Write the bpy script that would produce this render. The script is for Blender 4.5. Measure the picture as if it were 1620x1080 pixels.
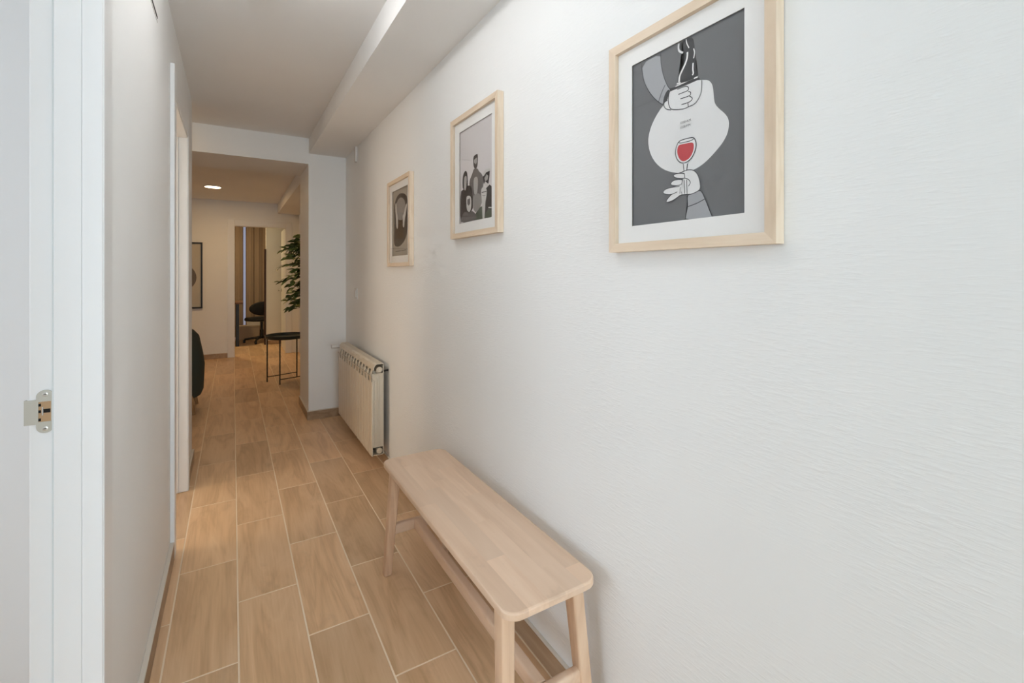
import bpy, bmesh, math, random
from mathutils import Vector, Matrix

R = math.radians
scene = bpy.context.scene
for o in list(bpy.data.objects):
    bpy.data.objects.remove(o, do_unlink=True)
C = scene.collection

# ------------------------------------------------------------------ camera
cam_data = bpy.data.cameras.new('camera')
cam = bpy.data.objects.new('camera', cam_data)
C.objects.link(cam)
cam.location = (0, 0, 1.207)
cam.rotation_euler = (R(90), 0, R(-31.1376))
cam_data.sensor_width = 36
cam_data.lens = 731.08 * 36 / 1620
cam_data.shift_y = -(540 - 432.38) / 1620
cam_data.clip_start = 0.01
scene.camera = cam

# ------------------------------------------------------------------ view, sky and daylight
scene.view_settings.view_transform = 'Standard'
scene.view_settings.look = 'None'
scene.view_settings.gamma = 1
scene.view_settings.use_curve_mapping = False
scene.view_settings.exposure = 0.27
scene.cycles.max_bounces = 8
scene.cycles.diffuse_bounces = 5
scene.cycles.glossy_bounces = 4
scene.cycles.transmission_bounces = 6
scene.cycles.transparent_max_bounces = 12
scene.cycles.sample_clamp_indirect = 6
scene.cycles.use_adaptive_sampling = True
scene.cycles.adaptive_threshold = 0.09
scene.cycles.adaptive_min_samples = 16
scene.cycles.caustics_reflective = False
scene.cycles.caustics_refractive = False

world = bpy.data.worlds.new('sky')
scene.world = world
world.use_nodes = True
bg = world.node_tree.nodes['Background']
bg.inputs[0].default_value = (0.86, 0.93, 1.0, 1)
bg.inputs[1].default_value = 0.4

def area(name, loc, rot, sx, sy, power, col, spread=180):
    l = bpy.data.lights.new(name, 'AREA')
    l.shape = 'RECTANGLE'
    l.size, l.size_y = sx, sy
    l.energy = power
    l.color = col
    l.spread = R(spread)
    o = bpy.data.objects.new(name, l)
    C.objects.link(o)
    o.location, o.rotation_euler = loc, rot
    return o

# the sky outside the two windows (bedroom on the left, entrance end behind the camera)
p1 = area('bedroom_window_daylight', (-3.28, 0.35, 1.35), (0, R(-90), 0), 1.5, 1.9, 29.5, (0.785, 0.89, 1.0))
p2 = area('entrance_window_daylight', (0.30, -2.76, 1.25), (R(90), 0, 0), 0.95, 1.9, 35.5, (0.75, 0.90, 1.0))
p3 = area('small_room_fill_light', (-2.08, 2.80, 1.45), (0, R(-90), 0), 1.0, 0.8, 12.8, (1.0, 0.82, 0.62))  # added warm fill through the second doorway, brightens the middle of the hall

# ------------------------------------------------------------------ helpers
def tag(o, label, cat=None, group=None, kind=None):
    if label: o['label'] = label
    if cat: o['category'] = cat
    if group: o['group'] = group
    if kind: o['kind'] = kind
    return o

def empty(name, loc=(0, 0, 0), rz=0):
    o = bpy.data.objects.new(name, None)
    o.empty_display_size = 0.1
    C.objects.link(o)
    o.location = loc
    o.rotation_euler = (0, 0, rz)
    return o

def obj(name, bm, mat, parent=None, smooth=False, loc=None):
    me = bpy.data.meshes.new(name)
    bmesh.ops.recalc_face_normals(bm, faces=bm.faces[:])
    bm.to_mesh(me)
    bm.free()
    o = bpy.data.objects.new(name, me)
    C.objects.link(o)
    for m in (mat if isinstance(mat, (list, tuple)) else [mat]):
        me.materials.append(m)
    if smooth:
        me.shade_smooth()
        me.set_sharp_from_angle(angle=R(35))
    if parent: o.parent = parent
    if loc: o.location = loc
    return o

def share(name, me, parent, loc=(0, 0, 0), rot=(0, 0, 0), sc=None):
    o = bpy.data.objects.new(name, me)
    C.objects.link(o)
    o.parent = parent
    o.location, o.rotation_euler = loc, rot
    if sc: o.scale = sc
    return o

def box(bm, x0, x1, y0, y1, z0, z1, bev=0, mi=0):
    vs = [bm.verts.new(p) for p in ((x0,y0,z0),(x1,y0,z0),(x1,y1,z0),(x0,y1,z0),(x0,y0,z1),(x1,y0,z1),(x1,y1,z1),(x0,y1,z1))]
    fs = [bm.faces.new([vs[i] for i in q]) for q in ((0,3,2,1),(4,5,6,7),(0,1,5,4),(1,2,6,5),(2,3,7,6),(3,0,4,7))]
    for f in fs: f.material_index = mi
    if bev:
        es = set(e for f in fs for e in f.edges)
        bmesh.ops.bevel(bm, geom=list(es), offset=bev, segments=2, affect='EDGES', profile=0.5)
    return bm

def B(*a, **k):
    return box(bmesh.new(), *a, **k)

def loft(bm, rings, cap=True, closed=True):
    rs = [[bm.verts.new(p) for p in r] for r in rings]
    n = len(rs[0])
    for a, b in zip(rs, rs[1:]):
        for i in range(n if closed else n - 1):
            bm.faces.new((a[i], a[(i + 1) % n], b[(i + 1) % n], b[i]))
    if cap:
        bm.faces.new(rs[0][::-1]); bm.faces.new(rs[-1])
    return bm

def ring(c, r, n, axis='z', ry=None, ph=0.0):
    ry = r if ry is None else ry
    out = []
    for i in range(n):
        a = 2 * math.pi * i / n + ph
        u, v = r * math.cos(a), ry * math.sin(a)
        out.append({'z': (c[0]+u, c[1]+v, c[2]), 'x': (c[0], c[1]+u, c[2]+v), 'y': (c[0]+u, c[1], c[2]+v)}[axis])
    return out

def lathe(bm, prof, c=(0, 0, 0), n=24, axis='z', cap=True):
    rings = []
    for r, h in prof:
        cc = {'z': (c[0], c[1], c[2]+h), 'x': (c[0]+h, c[1], c[2]), 'y': (c[0], c[1]+h, c[2])}[axis]
        rings.append(ring(cc, max(r, 1e-4), n, axis))
    return loft(bm, rings, cap)

def tube(bm, pts, r, n=8, cap=True):
    pts = [Vector(p) for p in pts]
    rr = r if isinstance(r, (list, tuple)) else [r] * len(pts)
    rings = []
    up = None
    for i, p in enumerate(pts):
        d = (pts[min(i+1, len(pts)-1)] - pts[max(i-1, 0)]).normalized()
        if up is None:
            up = Vector((0, 0, 1)) if abs(d.z) < 0.9 else Vector((1, 0, 0))
        a = d.cross(up).normalized(); b = a.cross(d).normalized(); up = b
        rings.append([tuple(p + (a*math.cos(2*math.pi*k/n) + b*math.sin(2*math.pi*k/n)) * rr[i]) for k in range(n)])
    return loft(bm, rings, cap)

def poly_prism(bm, pts, z0, z1, mapf=lambda a, b, c: (a, b, c), mi=0):
    a = [bm.verts.new(mapf(x, y, z0)) for x, y in pts]
    b = [bm.verts.new(mapf(x, y, z1)) for x, y in pts]
    n = len(pts)
    fs = [bm.faces.new(a[::-1]), bm.faces.new(b)]
    for i in range(n):
        fs.append(bm.faces.new((a[i], a[(i+1) % n], b[(i+1) % n], b[i])))
    for f in fs: f.material_index = mi
    return bm

def rrect(x0, x1, y0, y1, r, n=6):
    out = []
    for cx, cy, a0 in ((x1-r, y1-r, 0), (x0+r, y1-r, 90), (x0+r, y0+r, 180), (x1-r, y0+r, 270)):
        for i in range(n + 1):
            a = R(a0 + 90 * i / n)
            out.append((cx + r*math.cos(a), cy + r*math.sin(a)))
    return out

# ------------------------------------------------------------------ materials
def mat(name, col, rough=0.5, metal=0.0, spec=0.5):
    m = bpy.data.materials.new(name)
    m.use_nodes = True
    b = m.node_tree.nodes['Principled BSDF']
    b.inputs['Base Color'].default_value = (*col, 1)
    b.inputs['Roughness'].default_value = rough
    b.inputs['Metallic'].default_value = metal
    b.inputs['Specular IOR Level'].default_value = spec
    return m

class NT:
    def __init__(s, m):
        s.t = m.node_tree; s.b = s.t.nodes['Principled BSDF']
    def n(s, typ, **kw):
        x = s.t.nodes.new(typ)
        for k, v in kw.items():
            if k.startswith('i_'):
                x.inputs[k[2:].replace('_', ' ')].default_value = v
            else:
                setattr(x, k, v)
        return x
    def l(s, a, b):
        s.t.links.new(a, b)
    def ramp(s, fac, stops):
        r = s.n('ShaderNodeValToRGB')
        el = r.color_ramp.elements
        while len(el) < len(stops): el.new(0.5)
        for e, (p, c) in zip(el, stops):
            e.position = p; e.color = (*c, 1)
        s.l(fac, r.inputs[0])
        return r.outputs[0]

def plaster(name, col, rough=0.6, bump=0.25, streak=True):
    m = mat(name, col, rough, spec=0.3)
    t = NT(m)
    tc = t.n('ShaderNodeTexCoord')
    def streaks(scale, lo, hi, rot=0.0):
        mp = t.n('ShaderNodeMapping')
        mp.inputs['Scale'].default_value = scale
        mp.inputs['Rotation'].default_value = (rot, 0, 0)
        t.l(tc.outputs['Object'], mp.inputs[0])
        nz = t.n('ShaderNodeTexNoise', i_Scale=1.0, i_Detail=2.0, i_Roughness=0.55, i_Distortion=0.2)
        t.l(mp.outputs[0], nz.inputs['Vector'])
        mr = t.n('ShaderNodeMapRange')
        mr.inputs['From Min'].default_value = lo; mr.inputs['From Max'].default_value = hi
        t.l(nz.outputs[0], mr.inputs['Value'])
        return mr.outputs[0]
    if streak:
        a = streaks((12, 30, 190), 0.47, 0.75)
        b = streaks((10, 22, 120), 0.52, 0.8, 0.22)
        big = t.n('ShaderNodeTexNoise', i_Scale=2.6, i_Detail=2.0)
        t.l(tc.outputs['Object'], big.inputs['Vector'])
        mk = t.n('ShaderNodeMapRange')
        mk.inputs['From Min'].default_value = 0.30; mk.inputs['From Max'].default_value = 0.60
        t.l(big.outputs[0], mk.inputs['Value'])
        ad = t.n('ShaderNodeMath', operation='ADD')
        t.l(a, ad.inputs[0]); t.l(b, ad.inputs[1])
        mu = t.n('ShaderNodeMath', operation='MULTIPLY')
        t.l(ad.outputs[0], mu.inputs[0]); t.l(mk.outputs[0], mu.inputs[1])
        hgt = mu.outputs[0]
    else:
        nz = t.n('ShaderNodeTexNoise', i_Scale=60.0, i_Detail=3.0)
        t.l(tc.outputs['Object'], nz.inputs['Vector'])
        hgt = nz.outputs[0]
    bp = t.n('ShaderNodeBump')
    bp.inputs['Strength'].default_value = bump
    bp.inputs['Distance'].default_value = 0.0022
    t.l(hgt, bp.inputs['Height'])
    t.l(bp.outputs[0], t.b.inputs['Normal'])
    return m

def flat_paint(name, col, rough):
    """plain paint with a very faint cloudy unevenness"""
    m = mat(name, col, rough, spec=0.3)
    t = NT(m)
    tc = t.n('ShaderNodeTexCoord')
    nz = t.n('ShaderNodeTexNoise', i_Scale=2.3, i_Detail=1.0)
    t.l(tc.outputs['Object'], nz.inputs['Vector'])
    c = t.ramp(nz.outputs[0], [(0.3, tuple(v*0.985 for v in col)), (0.7, tuple(min(1, v*1.01) for v in col))])
    t.l(c, t.b.inputs['Base Color'])
    return m

def wood(name, c0, c1, c2, scale=(9, 1.1, 9), rough=0.45, var=0.12, knots=0.0, fine=0.35, rnd=True):
    """grain runs along the local Y axis"""
    m = mat(name, c0, rough, spec=0.4)
    t = NT(m)
    tc = t.n('ShaderNodeTexCoord')
    oi = t.n('ShaderNodeObjectInfo')
    mul = t.n('ShaderNodeVectorMath', operation='SCALE')
    mul.inputs[0].default_value = (7.3, 11.7, 5.1)
    t.l(oi.outputs['Random'], mul.inputs['Scale'])
    add = t.n('ShaderNodeVectorMath', operation='ADD')
    t.l(tc.outputs['Object'], add.inputs[0])
    if rnd: t.l(mul.outputs[0], add.inputs[1])
    mp = t.n('ShaderNodeMapping')
    mp.inputs['Scale'].default_value = scale
    t.l(add.outputs[0], mp.inputs[0])
    n1 = t.n('ShaderNodeTexNoise', i_Scale=1.0, i_Detail=3.0, i_Distortion=1.2)
    t.l(mp.outputs[0], n1.inputs['Vector'])
    wv = t.n('ShaderNodeMath', operation='MULTIPLY'); wv.inputs[1].default_value = 5.0
    t.l(n1.outputs[0], wv.inputs[0])
    fr = t.n('ShaderNodeMath', operation='PINGPONG'); fr.inputs[1].default_value = 1.0
    t.l(wv.outputs[0], fr.inputs[0])
    mp2 = t.n('ShaderNodeMapping')
    mp2.inputs['Scale'].default_value = (scale[0]*14, scale[1]*3.0, scale[2]*14)
    t.l(add.outputs[0], mp2.inputs[0])
    n2 = t.n('ShaderNodeTexNoise', i_Scale=1.0, i_Detail=4.0)
    t.l(mp2.outputs[0], n2.inputs['Vector'])
    mx = t.n('ShaderNodeMix', data_type='FLOAT')
    mx.inputs['Factor'].default_value = fine
    t.l(fr.outputs[0], mx.inputs['A']); t.l(n2.outputs[0], mx.inputs['B'])
    col = t.ramp(mx.outputs['Result'], [(0.12, c2), (0.5, c0), (0.85, c1)])
    if knots:
        mp3 = t.n('ShaderNodeMapping'); mp3.inputs['Scale'].default_value = (9, 4.5, 9)
        t.l(add.outputs[0], mp3.inputs[0])
        n3 = t.n('ShaderNodeTexNoise', i_Scale=1.0, i_Detail=5.0, i_Roughness=0.6)
        t.l(mp3.outputs[0], n3.inputs['Vector'])
        mr3 = t.n('ShaderNodeMapRange')
        mr3.inputs['From Min'].default_value = 0.60; mr3.inputs['From Max'].default_value = 0.74
        mr3.inputs['To Max'].default_value = knots
        t.l(n3.outputs[0], mr3.inputs['Value'])
        mk = t.n('ShaderNodeMix', data_type='RGBA')
        t.l(mr3.outputs[0], mk.inputs['Factor']); t.l(col, mk.inputs['A'])
        mk.inputs['B'].default_value = (*[v*0.62 for v in c2], 1)
        col = mk.outputs['Result']
    hs = t.n('ShaderNodeHueSaturation')
    vr = t.n('ShaderNodeMapRange')
    vr.inputs['To Min'].default_value = 1 - var; vr.inputs['To Max'].default_value = 1 + var
    t.l(oi.outputs['Random'], vr.inputs['Value'])
    t.l(vr.outputs[0], hs.inputs['Value'])
    t.l(col, hs.inputs['Color'])
    t.l(hs.outputs[0], t.b.inputs['Base Color'])
    return m

M = {}
M['streaked'] = plaster('white wall paint with roller streaks', (0.89, 0.898, 0.895), bump=0.22)
M['wall'] = flat_paint('smooth white wall paint', (0.89, 0.898, 0.895), 0.6)
M['ceil'] = flat_paint('matt white ceiling paint', (0.885, 0.885, 0.88), 0.8)
M['gloss'] = mat('white lacquer', (0.84, 0.845, 0.845), 0.32)
M['grout'] = flat_paint('light beige grout', (0.92, 0.76, 0.58), 0.85)
M['tile'] = wood('wood look floor tile', (0.71, 0.47, 0.275), (0.78, 0.54, 0.335), (0.575, 0.36, 0.20), (11, 1.6, 11), 0.36, 0.12, 0.32, 0.52)
M['skirt'] = wood('wood look skirting tile', (0.40, 0.275, 0.175), (0.46, 0.33, 0.22), (0.31, 0.21, 0.13), (6, 1.2, 6), 0.4, 0.03, 0.0)
M['caulk'] = mat('cream skirting edge', (0.72, 0.66, 0.58), 0.6)
M['birch'] = wood('pale birch', (0.79, 0.575, 0.415), (0.83, 0.62, 0.46), (0.71, 0.495, 0.345), (7, 0.9, 7), 0.45, 0.075, 0.38, 0.5)
M['birchleg'] = wood('pale birch leg', (0.76, 0.53, 0.36), (0.81, 0.585, 0.41), (0.66, 0.43, 0.28), (14, 14, 1.2), 0.45, 0.03, 0.15, 0.35)
M['framewood'] = wood('light ash frame', (0.77, 0.625, 0.475), (0.80, 0.665, 0.52), (0.70, 0.555, 0.405), (18, 2.0, 18), 0.45, 0.03, 0.0)
M['framewoodv'] = wood('light ash frame upright', (0.77, 0.625, 0.475), (0.80, 0.665, 0.52), (0.70, 0.555, 0.405), (18, 18, 2.0), 0.45, 0.03, 0.0)
M['mat'] = mat('white mount board', (0.92, 0.915, 0.90), 0.7)
M['radiator'] = mat('cream enamel', (0.70, 0.62, 0.50), 0.35)
M['radiator_in'] = mat('cream enamel inner fins', (0.66, 0.58, 0.46), 0.5)
M['chrome'] = mat('brushed steel', (0.62, 0.61, 0.57), 0.32, 0.9)
M['nickel'] = mat('satin nickel', (0.55, 0.54, 0.48), 0.45, 0.55)
M['rawwood'] = mat('raw pine inside the lock hole', (0.48, 0.31, 0.17), 0.8)
M['black'] = mat('black metal', (0.010, 0.011, 0.011), 0.4)
M['blackfab'] = mat('black fabric', (0.012, 0.012, 0.013), 0.85)
M['darkgreen'] = mat('dark green metal', (0.018, 0.030, 0.026), 0.35)
M['white_plastic'] = mat('white plastic', (0.75, 0.74, 0.72), 0.4)
M['hole'] = mat('painted hole shade', (0.01, 0.009, 0.008), 0.9)  # near-black colour standing in for the shade inside slots and notches
M['greenfab'] = mat('dark green upholstery', (0.045, 0.060, 0.050), 0.9)
M['oakleg'] = wood('oak leg', (0.42, 0.26, 0.12), (0.48, 0.31, 0.15), (0.34, 0.20, 0.09), (14, 14, 2), 0.5, 0.03)
M['walnut'] = wood('brown table top', (0.20, 0.10, 0.05), (0.25, 0.13, 0.07), (0.15, 0.07, 0.035), (2, 9, 9), 0.5, 0.03)
M['curtain'] = mat('brown curtain', (0.33, 0.245, 0.18), 0.9)
M['sheer'] = mat('translucent sheer', (0.85, 0.85, 0.92), 0.9)
M['cardboard'] = mat('tan box', (0.50, 0.38, 0.27), 0.8)
M['paperwhite'] = mat('white paper box', (0.72, 0.67, 0.60), 0.8)
M['leafmat'] = mat('green leaf', (0.10, 0.16, 0.035), 0.45)
M['bark'] = mat('grey brown bark', (0.16, 0.11, 0.07), 0.9)
M['terracotta'] = mat('dark planter', (0.03, 0.03, 0.03), 0.6)
M['soil'] = mat('soil', (0.04, 0.025, 0.015), 0.95)
M['brown_panel'] = mat('dark brown panel', (0.05, 0.02, 0.012), 0.6)

def leaf_variation(m):
    t = NT(m)
    oi = t.n('ShaderNodeObjectInfo')
    c = t.ramp(oi.outputs['Random'], [(0.0, (0.035, 0.065, 0.020)), (0.5, (0.11, 0.17, 0.045)), (1.0, (0.36, 0.42, 0.15))])
    t.l(c, t.b.inputs['Base Color'])
leaf_variation(M['leafmat'])

def sheer_mat(m):
    t = NT(m)
    tr = t.n('ShaderNodeBsdfTranslucent'); tr.inputs[0].default_value = (0.9, 0.9, 1.0, 1)
    mx = t.n('ShaderNodeMixShader'); mx.inputs[0].default_value = 0.92
    out = [n for n in t.t.nodes if n.type == 'OUTPUT_MATERIAL'][0]
    t.l(t.b.outputs[0], mx.inputs[1]); t.l(tr.outputs[0], mx.inputs[2]); t.l(mx.outputs[0], out.inputs[0])
sheer_mat(M['sheer'])

def glass_mat(name, refl=1.0):
    m = bpy.data.materials.new(name); m.use_nodes = True
    t = m.node_tree; t.nodes.clear()
    out = t.nodes.new('ShaderNodeOutputMaterial')
    tr = t.nodes.new('ShaderNodeBsdfTransparent')
    gl = t.nodes.new('ShaderNodeBsdfGlossy'); gl.inputs['Roughness'].default_value = 0.03
    fr = t.nodes.new('ShaderNodeFresnel'); fr.inputs[0].default_value = 1.36
    mx = t.nodes.new('ShaderNodeMixShader')
    ge = t.nodes.new('ShaderNodeNewGeometry')
    iv = t.nodes.new('ShaderNodeMath'); iv.operation = 'SUBTRACT'; iv.inputs[0].default_value = 1.0
    mu = t.nodes.new('ShaderNodeMath'); mu.operation = 'MULTIPLY'
    t.links.new(ge.outputs['Backfacing'], iv.inputs[1])
    t.links.new(fr.outputs[0], mu.inputs[0]); t.links.new(iv.outputs[0], mu.inputs[1])
    t.links.new(mu.outputs[0], mx.inputs[0])
    t.links.new(tr.outputs[0], mx.inputs[1]); t.links.new(gl.outputs[0], mx.inputs[2])
    t.links.new(mx.outputs[0], out.inputs[0])
    return m
M['glass'] = glass_mat('clear picture glass')

def emit(name, col, s):
    m = bpy.data.materials.new(name); m.use_nodes = True
    t = m.node_tree; t.nodes.clear()
    out = t.nodes.new('ShaderNodeOutputMaterial'); e = t.nodes.new('ShaderNodeEmission')
    e.inputs[0].default_value = (*col, 1); e.inputs[1].default_value = s
    t.links.new(e.outputs[0], out.inputs[0])
    if s != 12.5: m.cycles.emission_sampling = 'NONE'
    return m
M['lamp_warm'] = emit('warm lamp diffuser', (1.0, 0.80, 0.52), 12.5)
M['lamp_cool'] = emit('neutral lamp diffuser', (1.0, 0.97, 0.93), 4)
M['fill_tube'] = emit('opal globe', (0.985, 0.975, 0.965), 12.5)

inks = {
    'ink': (0.07, 0.071, 0.075), 'paper': (0.80, 0.80, 0.80), 'sleeve': (0.40, 0.41, 0.43), 'wine': (0.55, 0.085, 0.095),
    'char': (0.075, 0.066, 0.062), 'dark': (0.035, 0.032, 0.032), 'grey': (0.17, 0.155, 0.15), 'mid': (0.30, 0.285, 0.27),
    'light': (0.42, 0.40, 0.385), 'pale': (0.60, 0.585, 0.56), 'moss': (0.115, 0.13, 0.10), 'brown': (0.07, 0.045, 0.03),
    'bg_char': (0.18, 0.183, 0.19), 'bg_pale': (0.69, 0.655, 0.655), 'bg_sand': (0.40, 0.37, 0.32), 'bg_far': (0.55, 0.52, 0.46),
}
INK = {k: mat('print ink ' + k, v, 0.75, spec=0.1) for k, v in inks.items()}

# flat shapes of the three prints, in sheet coordinates (0..1 from the top left)
ART_WINE = [
    ('paper', 'f', 0, [(0.664, 0.264), (0.717, 0.279), (0.745, 0.305), (0.755, 0.337), (0.759, 0.376), (0.766, 0.413), (0.798, 0.446), (0.84, 0.478), (0.868, 0.509), (0.875, 0.543), (0.864, 0.585), (0.833, 0.621), (0.783, 0.655), (0.724, 0.689), (0.664, 0.715), (0.593, 0.731), (0.509, 0.736), (0.431, 0.723), (0.354, 0.702), (0.28, 0.666), (0.22, 0.616), (0.181, 0.559), (0.167, 0.499), (0.178, 0.452), (0.206, 0.407), (0.248, 0.366), (0.301, 0.329), (0.322, 0.319), (0.371, 0.258), (0.47, 0.23), (0.583, 0.248)]),
    ('sleeve', 'f', 0, [(0.1, 0.016), (0.294, 0.013), (0.301, 0.084), (0.322, 0.149), (0.361, 0.219), (0.389, 0.245), (0.357, 0.266), (0.322, 0.319), (0.248, 0.272), (0.181, 0.211), (0.125, 0.133)]),
    ('ink', 'f', 0, [(0.488, 0.01), (0.533, 0.008), (0.593, 0.013), (0.604, 0.078), (0.618, 0.149), (0.611, 0.204), (0.643, 0.24), (0.452, 0.235), (0.474, 0.172), (0.519, 0.133), (0.509, 0.086), (0.47, 0.06), (0.449, 0.023)]),
    ('ink', 'f', 0, [(0.379, 0.238), (0.445, 0.243), (0.632, 0.24), (0.65, 0.256), (0.555, 0.258), (0.389, 0.256)]),
    ('ink', 'f', 0, [(0.368, 0.24), (0.386, 0.251), (0.368, 0.277), (0.361, 0.298), (0.329, 0.305), (0.319, 0.316), (0.322, 0.282), (0.343, 0.253)]),
    ('ink', 'l', 0.0016, [(0.34, 0.206), (0.301, 0.245), (0.273, 0.292)]),
    ('ink', 'l', 0.0016, [(0.294, 0.013), (0.301, 0.084), (0.322, 0.149), (0.361, 0.219), (0.389, 0.245)]),
    ('ink', 'l', 0.0016, [(0.1, 0.016), (0.107, 0.07), (0.125, 0.133), (0.181, 0.211), (0.248, 0.272), (0.322, 0.319)]),
    ('ink', 'l', 0.0018, [(0.382, 0.256), (0.371, 0.277), (0.368, 0.313), (0.382, 0.347), (0.403, 0.363), (0.46, 0.376), (0.516, 0.384), (0.555, 0.381), (0.607, 0.379), (0.639, 0.358), (0.66, 0.332), (0.664, 0.303), (0.664, 0.266)]),
    ('ink', 'l', 0.0018, [(0.361, 0.3), (0.329, 0.305), (0.326, 0.324), (0.35, 0.35), (0.396, 0.363)]),
    ('ink', 'l', 0.0018, [(0.452, 0.261), (0.509, 0.261), (0.537, 0.264), (0.555, 0.277), (0.551, 0.292), (0.523, 0.292), (0.463, 0.292)]),
    ('ink', 'l', 0.0018, [(0.551, 0.298), (0.572, 0.305), (0.572, 0.319), (0.558, 0.324), (0.481, 0.321)]),
    ('ink', 'l', 0.0018, [(0.562, 0.326), (0.586, 0.339), (0.583, 0.352), (0.555, 0.358), (0.491, 0.355)]),
    ('ink', 'l', 0.0018, [(0.548, 0.36), (0.551, 0.381)]),
    ('paper', 'l', 0.0042, [(0.467, 0.01), (0.463, 0.039), (0.474, 0.057), (0.505, 0.073)]),
    ('paper', 'l', 0.0042, [(0.544, 0.081), (0.544, 0.104), (0.533, 0.131), (0.502, 0.164), (0.474, 0.191), (0.47, 0.225)]),
    ('paper', 'l', 0.0024, [(0.533, 0.008), (0.537, 0.031), (0.558, 0.063)]),
    ('paper', 'l', 0.0024, [(0.597, 0.078), (0.607, 0.102), (0.597, 0.131)]),
    ('paper', 'l', 0.0034, [(0.593, 0.154), (0.59, 0.193), (0.597, 0.209), (0.586, 0.219)]),
    ('paper', 'l', 0.003, [(0.449, 0.23), (0.484, 0.232)]),
    ('paper', 'l', 0.003, [(0.6, 0.24), (0.632, 0.24)]),
    ('paper', 'f', 0, [(0.463, 0.559), (0.445, 0.58), (0.435, 0.611), (0.445, 0.642), (0.47, 0.668), (0.502, 0.681), (0.54, 0.681), (0.579, 0.666), (0.604, 0.64), (0.618, 0.614), (0.618, 0.585), (0.604, 0.561), (0.586, 0.554), (0.54, 0.551), (0.484, 0.551)]),
    ('wine', 'f', 0, [(0.463, 0.577), (0.484, 0.574), (0.54, 0.577), (0.597, 0.582), (0.6, 0.611), (0.59, 0.637), (0.565, 0.661), (0.53, 0.671), (0.502, 0.671), (0.474, 0.653), (0.456, 0.624), (0.452, 0.601)]),
    ('ink', 'l', 0.0019, [(0.463, 0.559), (0.445, 0.58), (0.435, 0.611), (0.445, 0.642), (0.47, 0.668), (0.502, 0.681), (0.54, 0.681), (0.579, 0.666), (0.604, 0.64), (0.618, 0.614), (0.618, 0.585), (0.604, 0.561), (0.586, 0.554), (0.54, 0.551), (0.484, 0.551), (0.463, 0.559)]),
    ('ink', 'l', 0.0016, [(0.463, 0.559), (0.484, 0.567), (0.54, 0.569), (0.586, 0.569), (0.604, 0.561)]),
    ('paper', 'f', 0, [(0.509, 0.681), (0.544, 0.687), (0.54, 0.736), (0.516, 0.734)]),
    ('ink', 'l', 0.0016, [(0.509, 0.684), (0.516, 0.726)]),
    ('ink', 'l', 0.0016, [(0.544, 0.689), (0.54, 0.726)]),
    ('paper', 'f', 0, [(0.509, 0.728), (0.54, 0.723), (0.586, 0.728), (0.618, 0.744), (0.639, 0.768), (0.653, 0.804), (0.657, 0.841), (0.618, 0.854), (0.579, 0.859), (0.548, 0.854), (0.516, 0.854), (0.495, 0.854), (0.502, 0.768), (0.519, 0.765), (0.516, 0.742)]),
    ('paper', 'f', 0, [(0.498, 0.765), (0.495, 0.854), (0.463, 0.846), (0.4, 0.843), (0.336, 0.833), (0.319, 0.82), (0.347, 0.804), (0.414, 0.802), (0.484, 0.796)]),
    ('paper', 'f', 0, [(0.495, 0.841), (0.495, 0.854), (0.481, 0.854), (0.463, 0.862), (0.414, 0.877), (0.361, 0.883), (0.35, 0.877), (0.371, 0.859), (0.4, 0.843), (0.456, 0.833)]),
    ('paper', 'f', 0, [(0.516, 0.739), (0.47, 0.731), (0.428, 0.731), (0.421, 0.742), (0.438, 0.752), (0.484, 0.762), (0.519, 0.765)]),
    ('paper', 'f', 0, [(0.502, 0.77), (0.463, 0.765), (0.414, 0.765), (0.393, 0.781), (0.407, 0.791), (0.463, 0.799), (0.498, 0.796)]),
    ('ink', 'l', 0.0016, [(0.47, 0.731), (0.509, 0.728), (0.54, 0.723), (0.586, 0.728), (0.618, 0.744), (0.639, 0.768), (0.653, 0.804), (0.657, 0.841), (0.618, 0.854), (0.579, 0.859)]),
    ('ink', 'l', 0.0014, [(0.519, 0.739), (0.47, 0.731), (0.428, 0.731), (0.421, 0.742), (0.438, 0.752), (0.484, 0.762), (0.523, 0.765), (0.555, 0.775), (0.576, 0.796), (0.555, 0.812)]),
    ('ink', 'l', 0.0014, [(0.519, 0.739), (0.523, 0.765)]),
    ('ink', 'l', 0.0014, [(0.502, 0.77), (0.463, 0.765), (0.414, 0.765), (0.393, 0.781), (0.407, 0.791), (0.463, 0.799), (0.498, 0.796), (0.502, 0.77)]),
    ('ink', 'l', 0.0014, [(0.477, 0.804), (0.414, 0.802), (0.347, 0.804), (0.319, 0.82), (0.336, 0.833), (0.4, 0.843), (0.456, 0.833)]),
    ('ink', 'l', 0.0014, [(0.4, 0.843), (0.371, 0.859), (0.35, 0.877), (0.361, 0.883), (0.414, 0.877), (0.463, 0.862), (0.481, 0.854), (0.516, 0.854), (0.579, 0.859)]),
    ('ink', 'l', 0.0014, [(0.519, 0.775), (0.523, 0.851)]),
    ('ink', 'l', 0.0014, [(0.54, 0.775), (0.544, 0.854)]),
    ('ink', 'l', 0.0012, [(0.484, 0.809), (0.481, 0.846)]),
    ('sleeve', 'f', 0, [(0.544, 0.864), (0.593, 0.859), (0.66, 0.843), (0.695, 0.896), (0.731, 0.961), (0.748, 0.99), (0.755, 0.995), (0.526, 0.997), (0.54, 0.948), (0.551, 0.924)]),
    ('ink', 'l', 0.0016, [(0.579, 0.859), (0.618, 0.854), (0.66, 0.843), (0.695, 0.896), (0.731, 0.961), (0.752, 0.995)]),
    ('ink', 'l', 0.0016, [(0.544, 0.864), (0.551, 0.922), (0.54, 0.948), (0.526, 0.995)]),
    ('ink', 'l', 0.0016, [(0.551, 0.924), (0.625, 0.914), (0.695, 0.896)]),
]
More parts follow.
